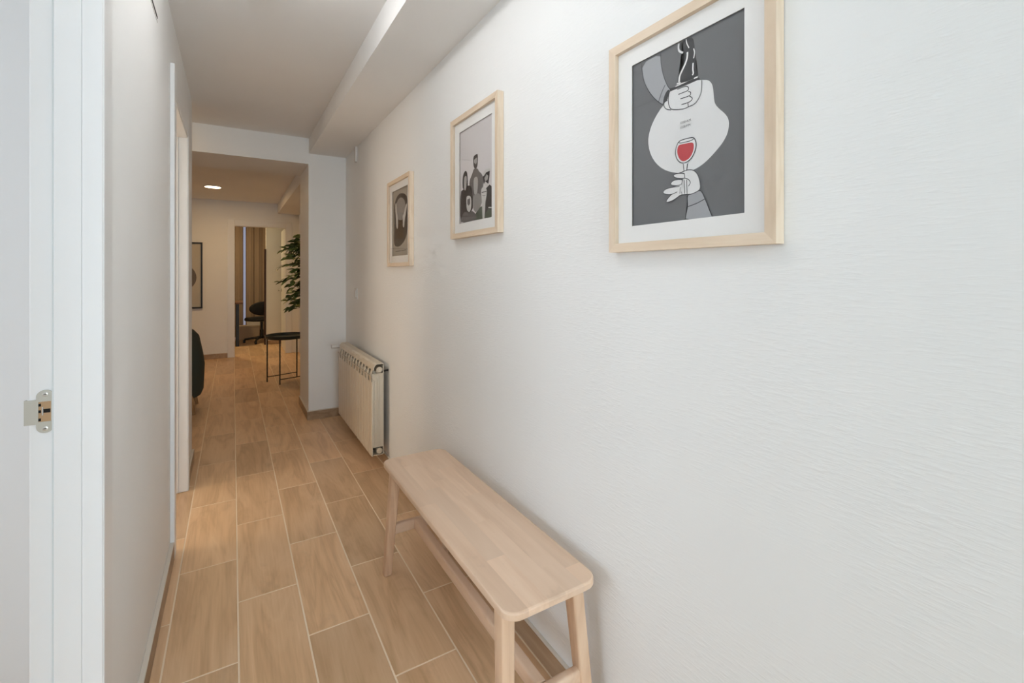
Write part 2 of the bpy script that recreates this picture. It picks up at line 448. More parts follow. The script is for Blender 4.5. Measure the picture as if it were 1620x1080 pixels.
ART_PEOPLE = [
    ('grey', 'f', 0, [(0.305, 0.608), (0.322, 0.554), (0.371, 0.52), (0.438, 0.486), (0.445, 0.452), (0.572, 0.47), (0.597, 0.501), (0.688, 0.54), (0.727, 0.582), (0.738, 0.645), (0.71, 0.718), (0.664, 0.836), (0.597, 0.859), (0.396, 0.794)]),
    ('char', 'f', 0, [(0.431, 0.339), (0.467, 0.321), (0.562, 0.319), (0.572, 0.352), (0.569, 0.423), (0.54, 0.467), (0.456, 0.454), (0.431, 0.402)]),
    ('light', 'f', 0, [(0.452, 0.366), (0.54, 0.355), (0.548, 0.399), (0.509, 0.42), (0.452, 0.392)]),
    ('char', 'f', 0, [(0.012, 0.64), (0.107, 0.634), (0.259, 0.603), (0.361, 0.621), (0.396, 0.666), (0.421, 0.765), (0.421, 0.89), (0.107, 0.948), (0.012, 0.99)]),
    ('dark', 'f', 0, [(0.093, 0.632), (0.079, 0.538), (0.107, 0.467), (0.171, 0.436), (0.234, 0.457), (0.255, 0.52), (0.259, 0.603), (0.234, 0.655)]),
    ('light', 'f', 0, [(0.129, 0.546), (0.146, 0.499), (0.206, 0.491), (0.231, 0.525), (0.224, 0.582), (0.206, 0.629), (0.185, 0.65), (0.132, 0.64)]),
    ('char', 'f', 0, [(0.808, 0.7), (0.907, 0.674), (0.988, 0.705), (0.998, 0.995), (0.766, 0.99), (0.798, 0.804)]),
    ('dark', 'f', 0, [(0.745, 0.645), (0.72, 0.574), (0.787, 0.538), (0.917, 0.533), (0.907, 0.593), (0.875, 0.663)]),
    ('pale', 'f', 0, [(0.72, 0.546), (0.798, 0.509), (0.928, 0.52), (0.928, 0.543), (0.819, 0.543), (0.745, 0.572)]),
    ('light', 'f', 0, [(0.766, 0.593), (0.829, 0.564), (0.875, 0.587), (0.854, 0.621), (0.787, 0.629)]),
    ('pale', 'f', 0, [(0.745, 0.663), (0.787, 0.629), (0.875, 0.663), (0.847, 0.689)]),
    ('moss', 'f', 0, [(0.491, 0.93), (0.597, 0.875), (0.699, 0.862), (0.713, 0.99), (0.431, 0.987)]),
    ('moss', 'f', 0, [(0.773, 0.956), (0.886, 0.901), (0.998, 0.935), (0.998, 0.995), (0.766, 0.987)]),
    ('pale', 'l', 0.004, [(0.879, 0.893), (0.977, 0.903)]),
    ('light', 'f', 0, [(0.445, 0.569), (0.481, 0.546), (0.551, 0.551), (0.579, 0.587), (0.572, 0.663), (0.548, 0.731), (0.467, 0.726), (0.445, 0.655)]),
    ('mid', 'f', 0, [(0.421, 0.734), (0.505, 0.726), (0.572, 0.715), (0.688, 0.762), (0.699, 0.846), (0.516, 0.922), (0.421, 0.859)]),
    ('pale', 'f', 0, [(0.21, 0.744), (0.234, 0.713), (0.336, 0.721), (0.379, 0.76), (0.371, 0.856), (0.312, 0.898), (0.224, 0.859)]),
    ('grey', 'f', 0, [(0.248, 0.752), (0.336, 0.747), (0.34, 0.804), (0.29, 0.822), (0.248, 0.799)]),
    ('grey', 'f', 0, [(0.012, 0.992), (0.076, 0.898), (0.195, 0.869), (0.312, 0.901), (0.396, 0.88), (0.505, 0.922), (0.562, 0.984)]),
    ('pale', 'f', 0, [(0.664, 0.705), (0.71, 0.676), (0.787, 0.679), (0.84, 0.718), (0.829, 0.775), (0.798, 0.833), (0.766, 0.898), (0.748, 0.992), (0.713, 0.992), (0.71, 0.893), (0.692, 0.807)]),
    ('dark', 'l', 0.003, [(0.692, 0.728), (0.826, 0.731)]),
    ('grey', 'l', 0.002, [(0.71, 0.76), (0.766, 0.77), (0.798, 0.765)]),
]
ART_TUSKS = [
    ('char', 'f', 0, [(0.079, 0.655), (0.1, 0.441), (0.079, 0.253), (0.171, 0.141), (0.354, 0.076), (0.611, 0.078), (0.861, 0.131), (0.963, 0.235), (0.991, 0.366), (0.974, 0.504), (0.921, 0.671), (0.801, 0.768), (0.611, 0.83), (0.386, 0.864), (0.15, 0.843), (0.058, 0.778)]),
    ('mid', 'f', 0, [(0.22, 0.206), (0.386, 0.138), (0.611, 0.141), (0.819, 0.235), (0.769, 0.373), (0.674, 0.483), (0.319, 0.457), (0.238, 0.329)]),
    ('brown', 'f', 0, [(0.319, 0.457), (0.681, 0.483), (0.72, 0.603), (0.681, 0.747), (0.266, 0.744), (0.185, 0.585)]),
    ('pale', 'f', 0, [(0.171, 0.178), (0.252, 0.209), (0.252, 0.316), (0.333, 0.413), (0.347, 0.548), (0.287, 0.598), (0.224, 0.54), (0.199, 0.402), (0.157, 0.292)]),
    ('pale', 'f', 0, [(0.632, 0.392), (0.681, 0.426), (0.819, 0.277), (0.931, 0.253), (0.854, 0.381), (0.769, 0.491), (0.727, 0.603), (0.643, 0.569), (0.657, 0.48)]),
    ('char', 'l', 0.003, [(0.185, 0.924), (0.516, 0.924)]),
    ('char', 'l', 0.003, [(0.569, 0.924), (0.843, 0.922)]),
    ('grey', 'l', 0.0015, [(0.114, 0.003), (0.921, 0.023)]),
    ('grey', 'l', 0.0015, [(0.879, 0.039), (0.903, 0.141)]),
]

# ================================================================== the shell
WL, WR = -0.226, 0.83          # hall side faces of the left and right walls
ZC, ZS, ZL, ZF = 2.32, 2.195, 2.11, 2.25   # hall ceiling, beam underside, lintel underside, living room ceiling
YB = 4.13                       # front of the partition at the end of the hall
YF = 7.77                       # far wall of the living room

def struct(name, bm, m, label, cat):
    o = obj(name, bm, m)
    return tag(o, label, cat, kind='structure')

# floor: grout bed with one object per tile
floor = struct('floor', B(-4.2, 1.6, -2.8, 11.0, -0.06, -0.0006), M['grout'], 'floor of wood look tiles laid in staggered rows', 'floor')
TW, TL, X0, GAP = 0.20, 0.6057, -0.184, 0.0050
tb = B(-TW/2+GAP/2, TW/2-GAP/2, -TL/2+GAP/2, TL/2-GAP/2, -0.010, 0.0, bev=0.0007)
tile_me = bpy.data.meshes.new('tile')
bmesh.ops.recalc_face_normals(tb, faces=tb.faces[:]); tb.to_mesh(tile_me); tb.free()
tile_me.materials.append(M['tile'])
rng = random.Random(7)
rest = bmesh.new()
for k in range(-20, 8):
    yo = 1.669 if k % 2 == 0 else 1.669 + TL/2
    n0 = int(math.floor((-2.8 - yo) / TL)) + 1
    for n in range(n0, 16):
        yc = yo + TL * (n - 0.5)
        xc = X0 + TW * (k + 0.5)
        if yc > 10.9: continue
        seen = (-0.45 < xc < 0.95) and yc > 0.0
        if seen:
            share('tile', tile_me, floor, (xc, yc, 0), (0, 0, math.pi if rng.random() < 0.5 else 0))
        elif xc < 1.5:
            box(rest, xc-TW/2+GAP/2, xc+TW/2-GAP/2, yc-TL/2+GAP/2, yc+TL/2-GAP/2, -0.010, 0.0)
ro = obj('tile_field', rest, M['tile'], floor)
ro['kind'] = 'stuff'

# walls
D1a, D1b, D1h = 0.40, 1.169, 2.03      # first doorway on the left (beside the camera)
D2a, D2b, D2h = 2.477, 3.125, 1.968    # second doorway on the left
bm = bmesh.new()
for a, b in ((-2.8, D1a-0.03), (D1b+0.03, D2a-0.02), (D2b+0.02, 3.62)):
    box(bm, WL-0.092, WL, a, b, 0, ZC)
box(bm, WL-0.092, WL, D1a-0.03, D1b+0.03, D1h+0.03, ZC)
box(bm, WL-0.092, WL, D2a-0.02, D2b+0.02, D2h+0.01, ZC)
struct('wall_left', bm, M['wall'], 'white left hall wall pierced by two doorways', 'wall')
struct('wall_right', B(WR, WR+0.12, -2.8, YB, 0, ZC+0.1), M['streaked'], 'long white right wall carrying the three framed prints', 'wall')
bm = bmesh.new()
box(bm, 0.535, WR+0.4, YB, 4.69, 0, ZC+0.1)
box(bm, -4.2, 0.535, YB, 4.69, ZL, ZC+0.1)
struct('wall_back', bm, M['wall'], 'white partition at the hall end: pillar and lintel over a wide opening', 'wall')
bm = bmesh.new()
box(bm, -4.2, 0.012, YF, YF+0.10, 0, 2.5)
box(bm, 0.695, 1.6, YF, YF+0.10, 0, 2.5)
box(bm, 0.012, 0.695, YF, YF+0.10, 1.905, 2.5)
struct('wall_far', bm, M['wall'], 'living room end wall around the study doorway', 'wall')
bm = bmesh.new()
box(bm, 0.87, 0.97, 4.69, 6.55, 0, 2.5)
box(bm, 0.87, 0.97, 7.42, YF, 0, 2.5)
box(bm, 0.87, 0.97, 6.55, 7.42, 2.04, 2.5)
struct('wall_far_right', bm, M['wall'], 'living room right wall with an unlit doorway behind the plant', 'wall')
struct('wall_front', B(WR-1.17, WR+0.12, -2.9, -2.8, 0, 0.20), M['wall'], 'low wall under the entrance window behind the viewer', 'wall')
bm = bmesh.new()
box(bm, WR-1.17, -0.20, -2.9, -2.8, 0.2, ZC); box(bm, 0.80, WR+0.12, -2.9, -2.8, 0.2, ZC); box(bm, -0.20, 0.80, -2.9, -2.8, 2.25, ZC)
struct('wall_front_upper', bm, M['wall'], 'wall around the entrance window behind the viewer', 'wall')
# bedroom beyond the first doorway
bm = bmesh.new()
box(bm, -3.3, WL-0.092, 1.78, 2.05, 0, 2.5)
struct('wall_bedroom_end', bm, M['gloss'], 'bright white bedroom wall glimpsed past the near door jamb', 'wall')
bm = bmesh.new()
box(bm, -3.3, WL-0.092, -1.4, -1.3, 0, 2.5)
box(bm, -3.3, -3.2, -1.3, -0.65, 0, 2.5); box(bm, -3.3, -3.2, 1.35, 1.78, 0, 2.5)
box(bm, -3.3, -3.2, -0.65, 1.35, 0, 0.55); box(bm, -3.3, -3.2, -0.65, 1.35, 2.15, 2.5)
struct('wall_bedroom', bm, M['wall'], 'bedroom walls around its window, off to the left', 'wall')
# small room beyond the second doorway, living room left part, study
bm = bmesh.new()
box(bm, -2.2, WL-0.092, 3.56, 3.62, 0, 2.5); box(bm, -2.2, -2.1, 2.05, 2.40, 0, 2.5); box(bm, -2.2, -2.1, 3.20, 3.62, 0, 2.5); box(bm, -2.2, -2.1, 2.40, 3.20, 0, 0.95); box(bm, -2.2, -2.1, 2.40, 3.20, 1.95, 2.5)
struct('wall_bathroom', bm, M['wall'], 'walls of the small room behind the second left doorway', 'wall')
bm = bmesh.new()
box(bm, -4.2, -4.1, 3.6, 4.6, 0, 2.5); box(bm, -4.2, -4.1, 6.6, YF, 0, 2.5); box(bm, -4.2, -4.1, 4.6, 6.6, 0, 0.6); box(bm, -4.2, -4.1, 4.6, 6.6, 2.1, 2.5)
struct('wall_living', bm, M['wall'], 'living room side wall out to the left', 'wall')
struct('wall_living_side', B(-4.2, -2.2, 3.52, 3.62, 0, 2.5), M['wall'], 'living room wall closing the space behind the hall', 'wall')
bm = bmesh.new()
box(bm, -2.0, -1.9, YF+0.1, 10.2, 0, 2.5); box(bm, 0.482, 1.6, 8.86, 8.96, 0, 2.5)
box(bm, 0.95, 1.05, 8.96, 10.2, 0, 2.5); box(bm, 1.5, 1.6, YF, 8.96, 0, 2.5)
box(bm, -2.0, -0.25, 10.1, 10.2, 0, 2.5); box(bm, 0.55, 1.05, 10.1, 10.2, 0, 2.5)
box(bm, -0.25, 0.55, 10.1, 10.2, 2.25, 2.5)
struct('wall_study', bm, M['wall'], 'study walls beyond the far doorway', 'wall')
bm = bmesh.new()
box(bm, 1.5, 1.6, 4.6, YF, 0, 2.5)
struct('wall_side_room', bm, M['wall'], 'wall of the unlit room behind the plant', 'wall')

# ceilings
bm = bmesh.new()
box(bm, WL-0.1, WR+0.1, -2.9, YB+0.1, ZC, ZC+0.08)
box(bm, -4.2, WL-0.1, 3.55, YB+0.1, ZC, ZC+0.08)
struct('ceiling', bm, M['ceil'], 'flat white hall ceiling left of the boxed beam', 'ceiling')
struct('ceiling_beam', B(0.537, WR, -2.8, YB, ZS, ZC), M['ceil'], 'boxed beam running along the hall ceiling above the prints', 'beam')
struct('ceiling_living', B(-4.2, 1.6, 4.69, YF, ZF, ZF+0.08), M['ceil'], 'living room ceiling with one round lamp', 'ceiling')
struct('ceiling_beam_living', B(0.575, 0.87, 4.69, YF, 2.105, ZF), M['ceil'], 'boxed beam along the living room ceiling above the plant', 'beam')
struct('ceiling_study', B(-2.0, 1.6, YF+0.1, 10.3, 2.4, 2.5), M['ceil'], 'study ceiling', 'ceiling')
bm = bmesh.new()
box(bm, -3.3, WL-0.09, -1.4, 2.05, 2.42, 2.5); box(bm, -2.2, WL-0.09, 2.05, 3.6, 2.42, 2.5)
struct('ceiling_bedroom', bm, M['ceil'], 'ceiling of the rooms on the left', 'ceiling')

# skirting tiles
def skirting(name, x0, x1, y0, y1, axis, label):
    """brown face with a pale top edge; axis is the long direction"""
    o = obj(name, B(x0, x1, y0, y1, 0.0005, 0.068), M['skirt'])
    tag(o, label, 'baseboard', kind='structure')
    obj('top_edge', B(x0, x1, y0, y1, 0.068, 0.074, bev=0.0015), M['caulk'], o)
    return o
bmc = [('baseboard_right', WR-0.011, WR, 0.0, YB, 'brown tile skirting along the right wall under the bench'),
       ('baseboard_left', WL, WL+0.015, D1b+0.071, D2a-0.07, 'brown tile skirting along the left wall between the doorways'),
       ('baseboard_left_end', WL, WL+0.013, D2b+0.071, 3.62, 'short brown skirting past the second left doorway')]
for nm, x0, x1, y0, y1, lb in bmc: skirting(nm, x0, x1, y0, y1, 'y', lb)
skirting('baseboard_back', 0.523, WR-0.011, YB-0.012, YB, 'x', 'brown tile skirting on the pillar front beside the radiator')
skirting('baseboard_pillar', 0.523, 0.535, YB, 4.69, 'y', 'brown tile skirting on the side of the pillar')
skirting('baseboard_far', -4.1, -0.066, YF-0.012, YF, 'x', 'brown tile skirting under the black framed picture')
skirting('baseboard_study', 0.505, 0.80, 8.848, 8.86, 'x', 'brown tile skirting in the study beside the office chair')

# ------------------------------------------------------------------ door frames
def door_frame(name, label, ya, yb, zh, xin, xface, casing=0.07, head=0.07, xroom=None):
    """frame for an opening in the left wall: linings across the wall and flat casings on the hall side"""
    e = empty(name, (xface, (ya+yb)/2, 0))
    tag(e, label, 'door frame', kind='structure')
    def part(n, bm, m=M['gloss']):
        o = obj(n, bm, m); o.parent = e; o.matrix_parent_inverse = e.matrix_basis.inverted(); return o
    return e, part

# first doorway: the far lining faces the camera
e1, P1 = door_frame('door_1', 'white door frame with a steel strike plate beside the viewer', D1a, D1b, D1h, WL-0.092, WL)
xi = WL - 0.092
P1('casing', B(WL, WL+0.014, D1b, D1b+0.071, 0.001, D1h+0.07, bev=0.003))
P1('casing', B(WL, WL+0.014, D1a-0.071, D1a, 0.001, D1h+0.07, bev=0.003))
P1('head_casing', B(WL, WL+0.014, D1a, D1b, D1h, D1h+0.07, bev=0.003))
jy = D1b
P1('lining', B(WL-0.018, WL+0.012, jy-0.003, jy+0.03, 0.001, D1h, bev=0.0012))
P1('door_stop', B(xi+0.035, WL-0.0182, jy-0.0025, jy+0.03, 0.001, D1h, bev=0.0012))
reb = P1('rebate_lining', B(xi, xi+0.035, jy+0.008, jy+0.03, 0.001, D1h, bev=0.0015))
P1('seal', B(xi+0.031, xi+0.035, jy+0.0035, jy+0.012, 0.001, D1h, bev=0.001), mat('pale rubber seal', (0.66, 0.69, 0.69), 0.7))
P1('near_lining', B(xi, WL+0.012, D1a-0.03, D1a, 0.001, D1h, bev=0.0015))
P1('head_lining', B(xi, WL+0.012, D1a, D1b, D1h, D1h+0.03, bev=0.0015))
P1('frame_screw_cover', lathe(bmesh.new(), [(0.0045, 0.0), (0.0045, 0.0008), (0.003, 0.0015)], (xi+0.018, jy+0.008, 1.765), 14, 'y'), M['white_plastic'])
# strike plate: rounded plate with a square latch hole, a lip and two screws
yp = jy + 0.008
sp = bmesh.new()
px0, px1, pz0, pz1 = xi+0.0095, xi+0.0335, 0.913, 0.992
hx0, hx1, hz0, hz1 = xi+0.0125, xi+0.0295, 0.934, 0.971
def plate_ring(r, inset=0):
    return rrect(px0, px1, pz0, pz1, r, 6)
poly = plate_ring(0.0115)
def cut(bm, pts, y0, y1):
    poly_prism(bm, pts, y0, y1, lambda a, b, c: (a, c, b))
top = [(x, z) for x, z in poly if z > hz1] ; bot = [(x, z) for x, z in poly if z < hz0]
cut(sp, [(px1, hz1)] + top + [(px0, hz1)], yp-0.002, yp)
cut(sp, [(px0, hz0)] + bot + [(px1, hz0)], yp-0.002, yp)
cut(sp, [(px0, hz0), (hx0, hz0), (hx0, hz1), (px0, hz1)], yp-0.002, yp)
cut(sp, [(hx1, hz0), (px1, hz0), (px1, hz1), (hx1, hz1)], yp-0.002, yp)
cut(sp, [(xi-0.004, hz0-0.004), (px0, hz0-0.004), (px0, hz1+0.004), (xi-0.004, hz1+0.004)], yp-0.002, yp)
cut(sp, [(xi-0.0065, hz0-0.004), (xi-0.004, hz0-0.004), (xi-0.004, hz1+0.004), (xi-0.0065, hz1+0.004)], yp-0.002, yp+0.006)
plate = P1('strike_plate', sp, M['nickel'])
plate['label'] = 'satin steel strike plate with square latch hole'
def SP(n, bm, m):
    o = obj(n, bm, m); o.parent = plate; return o
SP('latch_hole', B(hx0, hx1, yp-0.0012, yp-0.0002, hz0, hz1), M['rawwood'])
SP('latch_slot', B(hx0+0.006, hx1-0.001, yp-0.0016, yp-0.0012, 0.950, 0.957, bev=0.0003), M['hole'])
SP('latch_tongue', B(hx0+0.0045, hx0+0.0065, yp-0.0019, yp-0.0012, 0.946, 0.961), M['chrome'])
for z in (0.938, 0.953, 0.965):
    SP('latch_notch', B(hx0, hx0+0.0035, yp-0.0016, yp-0.0012, z-0.0025, z+0.0025), M['hole'])
for z in (0.921, 0.984):
    s_ = SP('screw', lathe(bmesh.new(), [(0.0042, 0.0), (0.0042, -0.0006), (0.0026, -0.0011)], ((px0+px1)/2, yp-0.002, z), 16, 'y'), M['chrome'])
    SP('screw_slot', B((px0+px1)/2-0.002, (px0+px1)/2+0.002, yp-0.0034, yp-0.0030, z-0.0005, z+0.0005), M['hole'])

# second doorway
e2, P2 = door_frame('door_2', 'white casing of the doorway further along the left wall', D2a, D2b, D2h, xi, WL)
P2('casing', B(WL, WL+0.016, D2a-0.07, D2a, 0.001, 2.095, bev=0.002))
P2('casing', B(WL, WL+0.016, D2b, D2b+0.07, 0.001, 2.095, bev=0.002))
P2('head_casing', B(WL, WL+0.016, D2a, D2b, D2h, 2.095, bev=0.002))
P2('lining', B(WL-0.03, WL+0.012, D2b-0.004, D2b+0.02, 0.001, D2h-0.002, bev=0.002))
P2('door_stop', B(WL-0.06, WL-0.03, D2b-0.010, D2b+0.02, 0.001, D2h-0.002, bev=0.003))
P2('rebate_lining', B(xi, WL-0.06, D2b, D2b+0.02, 0.001, D2h-0.002, bev=0.002))
P2('near_lining', B(xi, WL+0.012, D2a-0.02, D2a+0.004, 0.001, D2h-0.002, bev=0.002))
P2('head_lining', B(xi, WL+0.012, D2a, D2b, D2h-0.012, D2h+0.01, bev=0.002))

# study doorway in the far wall
e3 = empty('door_3', (0.35, YF, 0)); tag(e3, 'white framed study doorway with its door standing open', 'door', kind='structure')
def P3(n, bm, m=M['gloss'], par=None):
    o = obj(n, bm, m); o.parent = e3; o.matrix_parent_inverse = e3.matrix_basis.inverted(); return o
P3('casing', B(-0.062, 0.020, YF-0.014, YF, 0.001, 1.985, bev=0.003))
P3('casing', B(0.690, 0.770, YF-0.014, YF, 0.001, 1.985, bev=0.003))
P3('head_casing', B(0.020, 0.690, YF-0.014, YF, 1.905, 1.985, bev=0.003))
P3('lining', B(0.010, 0.024, YF-0.01, YF+0.11, 0.001, 1.905, bev=0.001))
P3('lining', B(0.684, 0.698, YF-0.01, YF+0.11, 0.001, 1.905, bev=0.001))
P3('head_lining', B(0.024, 0.684, YF-0.01, YF+0.11, 1.893, 1.905, bev=0.001))
leaf = P3('door_leaf', B(0.686, 0.724, YF+0.115, YF+0.115+0.64, 0.006, 1.895, bev=0.002))
hb = bmesh.new()
lathe(hb, [(0.024, 0.0), (0.024, -0.008), (0.010, -0.010), (0.010, -0.045)], (0.686, YF+0.66, 0.935), 16, 'x')
tube(hb, [(0.643, YF+0.665, 0.935), (0.641, YF+0.60, 0.935), (0.643, YF+0.53, 0.932)], 0.009, 8)
ho = obj('handle', hb, M['chrome'], smooth=True); ho.parent = leaf
ho['label'] = 'steel lever handle'
# dark doorway casing in the living room right wall
e4 = empty('door_4', (0.87, 6.98, 0)); tag(e4, 'casing of the unlit doorway behind the plant', 'door frame', kind='structure')
for nm, args in (('casing', (0.856, 0.87, 7.42, 7.49, 0.001, 2.11)), ('casing', (0.856, 0.87, 6.48, 6.55, 0.001, 2.11)), ('head_casing', (0.856, 0.87, 6.55, 7.42, 2.04, 2.11))):
    o = obj(nm, B(*args, bev=0.003), M['gloss']); o.parent = e4; o.matrix_parent_inverse = e4.matrix_basis.inverted()

# windows that bring the daylight in, the small room's one added for fill
def window(name, label, axis, c, a0, a1, z0, z1, mull):
    e = empty(name, c); tag(e, label, 'window', kind='structure')
    t = 0.05
    def seg(n, u0, u1, w0, w1, m=M['gloss'], d=0.03):
        if axis == 'x': bm = B(c[0]-d, c[0]+d, u0, u1, w0, w1)
        else: bm = B(u0, u1, c[1]-d, c[1]+d, w0, w1)
        o = obj(n, bm, m); o.parent = e; o.matrix_parent_inverse = e.matrix_basis.inverted()
    seg('rail', a0, a1, z0, z0+t); seg('rail', a0, a1, z1-t, z1)
    seg('stile', a0, a0+t, z0+t, z1-t); seg('stile', a1-t, a1, z0+t, z1-t)
    if mull: seg('mullion', (a0+a1)/2-0.03, (a0+a1)/2+0.03, z0+t, z1-t)
window('window_1', 'white framed bedroom window off to the left', 'x', (-3.25, 0.35, 0.55), -0.65, 1.35, 0.55, 2.15, True)
window('window_2', 'white framed entrance window behind the viewer', 'y', (0.3, -2.85, 0.2), -0.20, 0.80, 0.2, 2.25, False)
window('added_window', 'white framed window added to the unseen small room to light the hall', 'x', (-2.15, 2.8, 0.95), 2.40, 3.20, 0.95, 1.95, False)  # added opening that houses the warm fill light
window('window_4', 'white framed living room window out to the left', 'x', (-4.15, 5.6, 0.6), 4.6, 6.6, 0.6, 2.1, True)

# ================================================================== bench
def bench():
    x0, x1, y0, y1, zt, th = 0.516, 0.783, 0.872, 1.880, 0.450, 0.020
    cx, cy = (x0+x1)/2, (y0+y1)/2
    e = empty('bench', (cx, cy, 0))
    tag(e, 'pale birch bench with rounded seat corners standing along the right wall', 'bench')
    def P(n, bm, m, smooth=False, par=None, loc=None):
        o = obj(n, bm, m, smooth=smooth)
        o.parent = e
        return o
    hw, hl, r = (x1-x0)/2, (y1-y0)/2, 0.040
    outline = rrect(-hw, hw, -hl, hl, r, 8)
    def clip(poly, f):
        out = []
        for i in range(len(poly)):
            a, b = poly[i], poly[(i+1) % len(poly)]
            fa, fb = f(a), f(b)
            if fa >= 0: out.append(a)
            if (fa > 0 and fb < 0) or (fa < 0 and fb > 0):
                t = fa / (fa - fb)
                out.append((a[0]+(b[0]-a[0])*t, a[1]+(b[1]-a[1])*t))
        return out
    def inset(p, d):
        x, y = p
        ax, ay = abs(x) - (hw - r), abs(y) - (hl - r)
        if ax > 0 and ay > 0:
            L = math.hypot(ax, ay)
            if L > r - 1e-5:
                k = (L - d) / L
                return (math.copysign(hw - r + ax*k, x), math.copysign(hl - r + ay*k, y))
            return p
        if abs(abs(x) - hw) < 1e-5: return (math.copysign(hw - d, x), y)
        if abs(abs(y) - hl) < 1e-5: return (x, math.copysign(hl - d, y))
        return p
    # seat board glued up from staves (strips across the width, pieces along the length)
    rows = [(-hw, -0.078, [0.06]), (-0.078, -0.022, [-0.30, 0.16, 0.39]), (-0.022, 0.028, [-0.12, 0.21]),
            (0.028, 0.082, [-0.40, 0.05, 0.30]), (0.082, hw, [-0.43, -0.05])]
    for xa, xb, cuts in rows:
        ys = [-hl] + cuts + [hl]
        for ya, yb in zip(ys, ys[1:]):
            p = outline
            for f in (lambda q: q[0]-xa, lambda q: xb-q[0], lambda q: q[1]-ya, lambda q: yb-q[1]):
                p = clip(p, f)
            q = []
            for a in p:
                if not q or math.hypot(a[0]-q[-1][0], a[1]-q[-1][1]) > 1e-5: q.append(a)
            if math.hypot(q[0][0]-q[-1][0], q[0][1]-q[-1][1]) < 1e-5: q.pop()
            mx, my = (xa+xb)/2, (ya+yb)/2
            bm = bmesh.new()
            rings = []
            for z, d in ((zt-th, 0.003), (zt-th+0.003, 0.0), (zt-0.0045, 0.0), (zt-0.0015, 0.0012), (zt, 0.0045)):
                rings.append([(u-mx, v-my, z) for u, v in (inset(a, d) for a in q)])
            loft(bm, rings)
            o = P('stave', bm, M['birch'])
            o.location = (mx, my, 0)
    # splayed legs
    tops = {(-1, -1): (0.549, 0.944), (1, -1): (0.752, 0.944), (-1, 1): (0.549, 1.800), (1, 1): (0.752, 1.800)}
    foot = {(-1, -1): (0.527, 0.902), (1, -1): (0.776, 0.902), (-1, 1): (0.530, 1.848), (1, 1): (0.776, 1.848)}
    def legpt(k, z):
        t = z / (zt - th)
        return tuple(foot[k][i] + (tops[k][i]-foot[k][i]) * t for i in (0, 1))
    for k in tops:
        bm = bmesh.new(); rings = []
        for z in (0.0, 0.004, 0.215, zt-th):
            lx, ly = legpt(k, z)
            s = 0.86 if z < 0.003 else 1.0
            ax, ay = (0.0150 + 0.003*z/0.43)*s, (0.0175 + 0.004*z/0.43)*s
            rings.append([(u-cx, v-cy, z) for u, v in rrect(lx-ax, lx+ax, ly-ay, ly+ay, 0.0055, 3)])
        loft(bm, rings)
        P('leg', bm, M['birchleg'], True)
    zs0, zs1 = 0.166, 0.207
    yy = {}
    for sy in (-1, 1):
        a, b = legpt((-1, sy), 0.186), legpt((1, sy), 0.186)
        ym = a[1]; yy[sy] = ym
        bm = bmesh.new()
        rings = []
        for xx in (a[0]-0.012, a[0]+0.014, b[0]-0.014, b[0]+0.012):
            rings.append([(xx-cx, v-cy, w) for v, w in rrect(ym-0.012, ym+0.012, zs0, zs1, 0.007, 4)])
        loft(bm, rings)
        P('end_rail', bm, M['birch'], True)
    bm = bmesh.new(); rings = []
    for v in (yy[-1]+0.0125, yy[1]-0.0125):
        rings.append([(u-cx, v-cy, w) for u, w in rrect(0.632, 0.661, zs0, zs1, 0.006, 4)])
    loft(bm, rings)
    P('stretcher', bm, M['birch'], True)
bench()

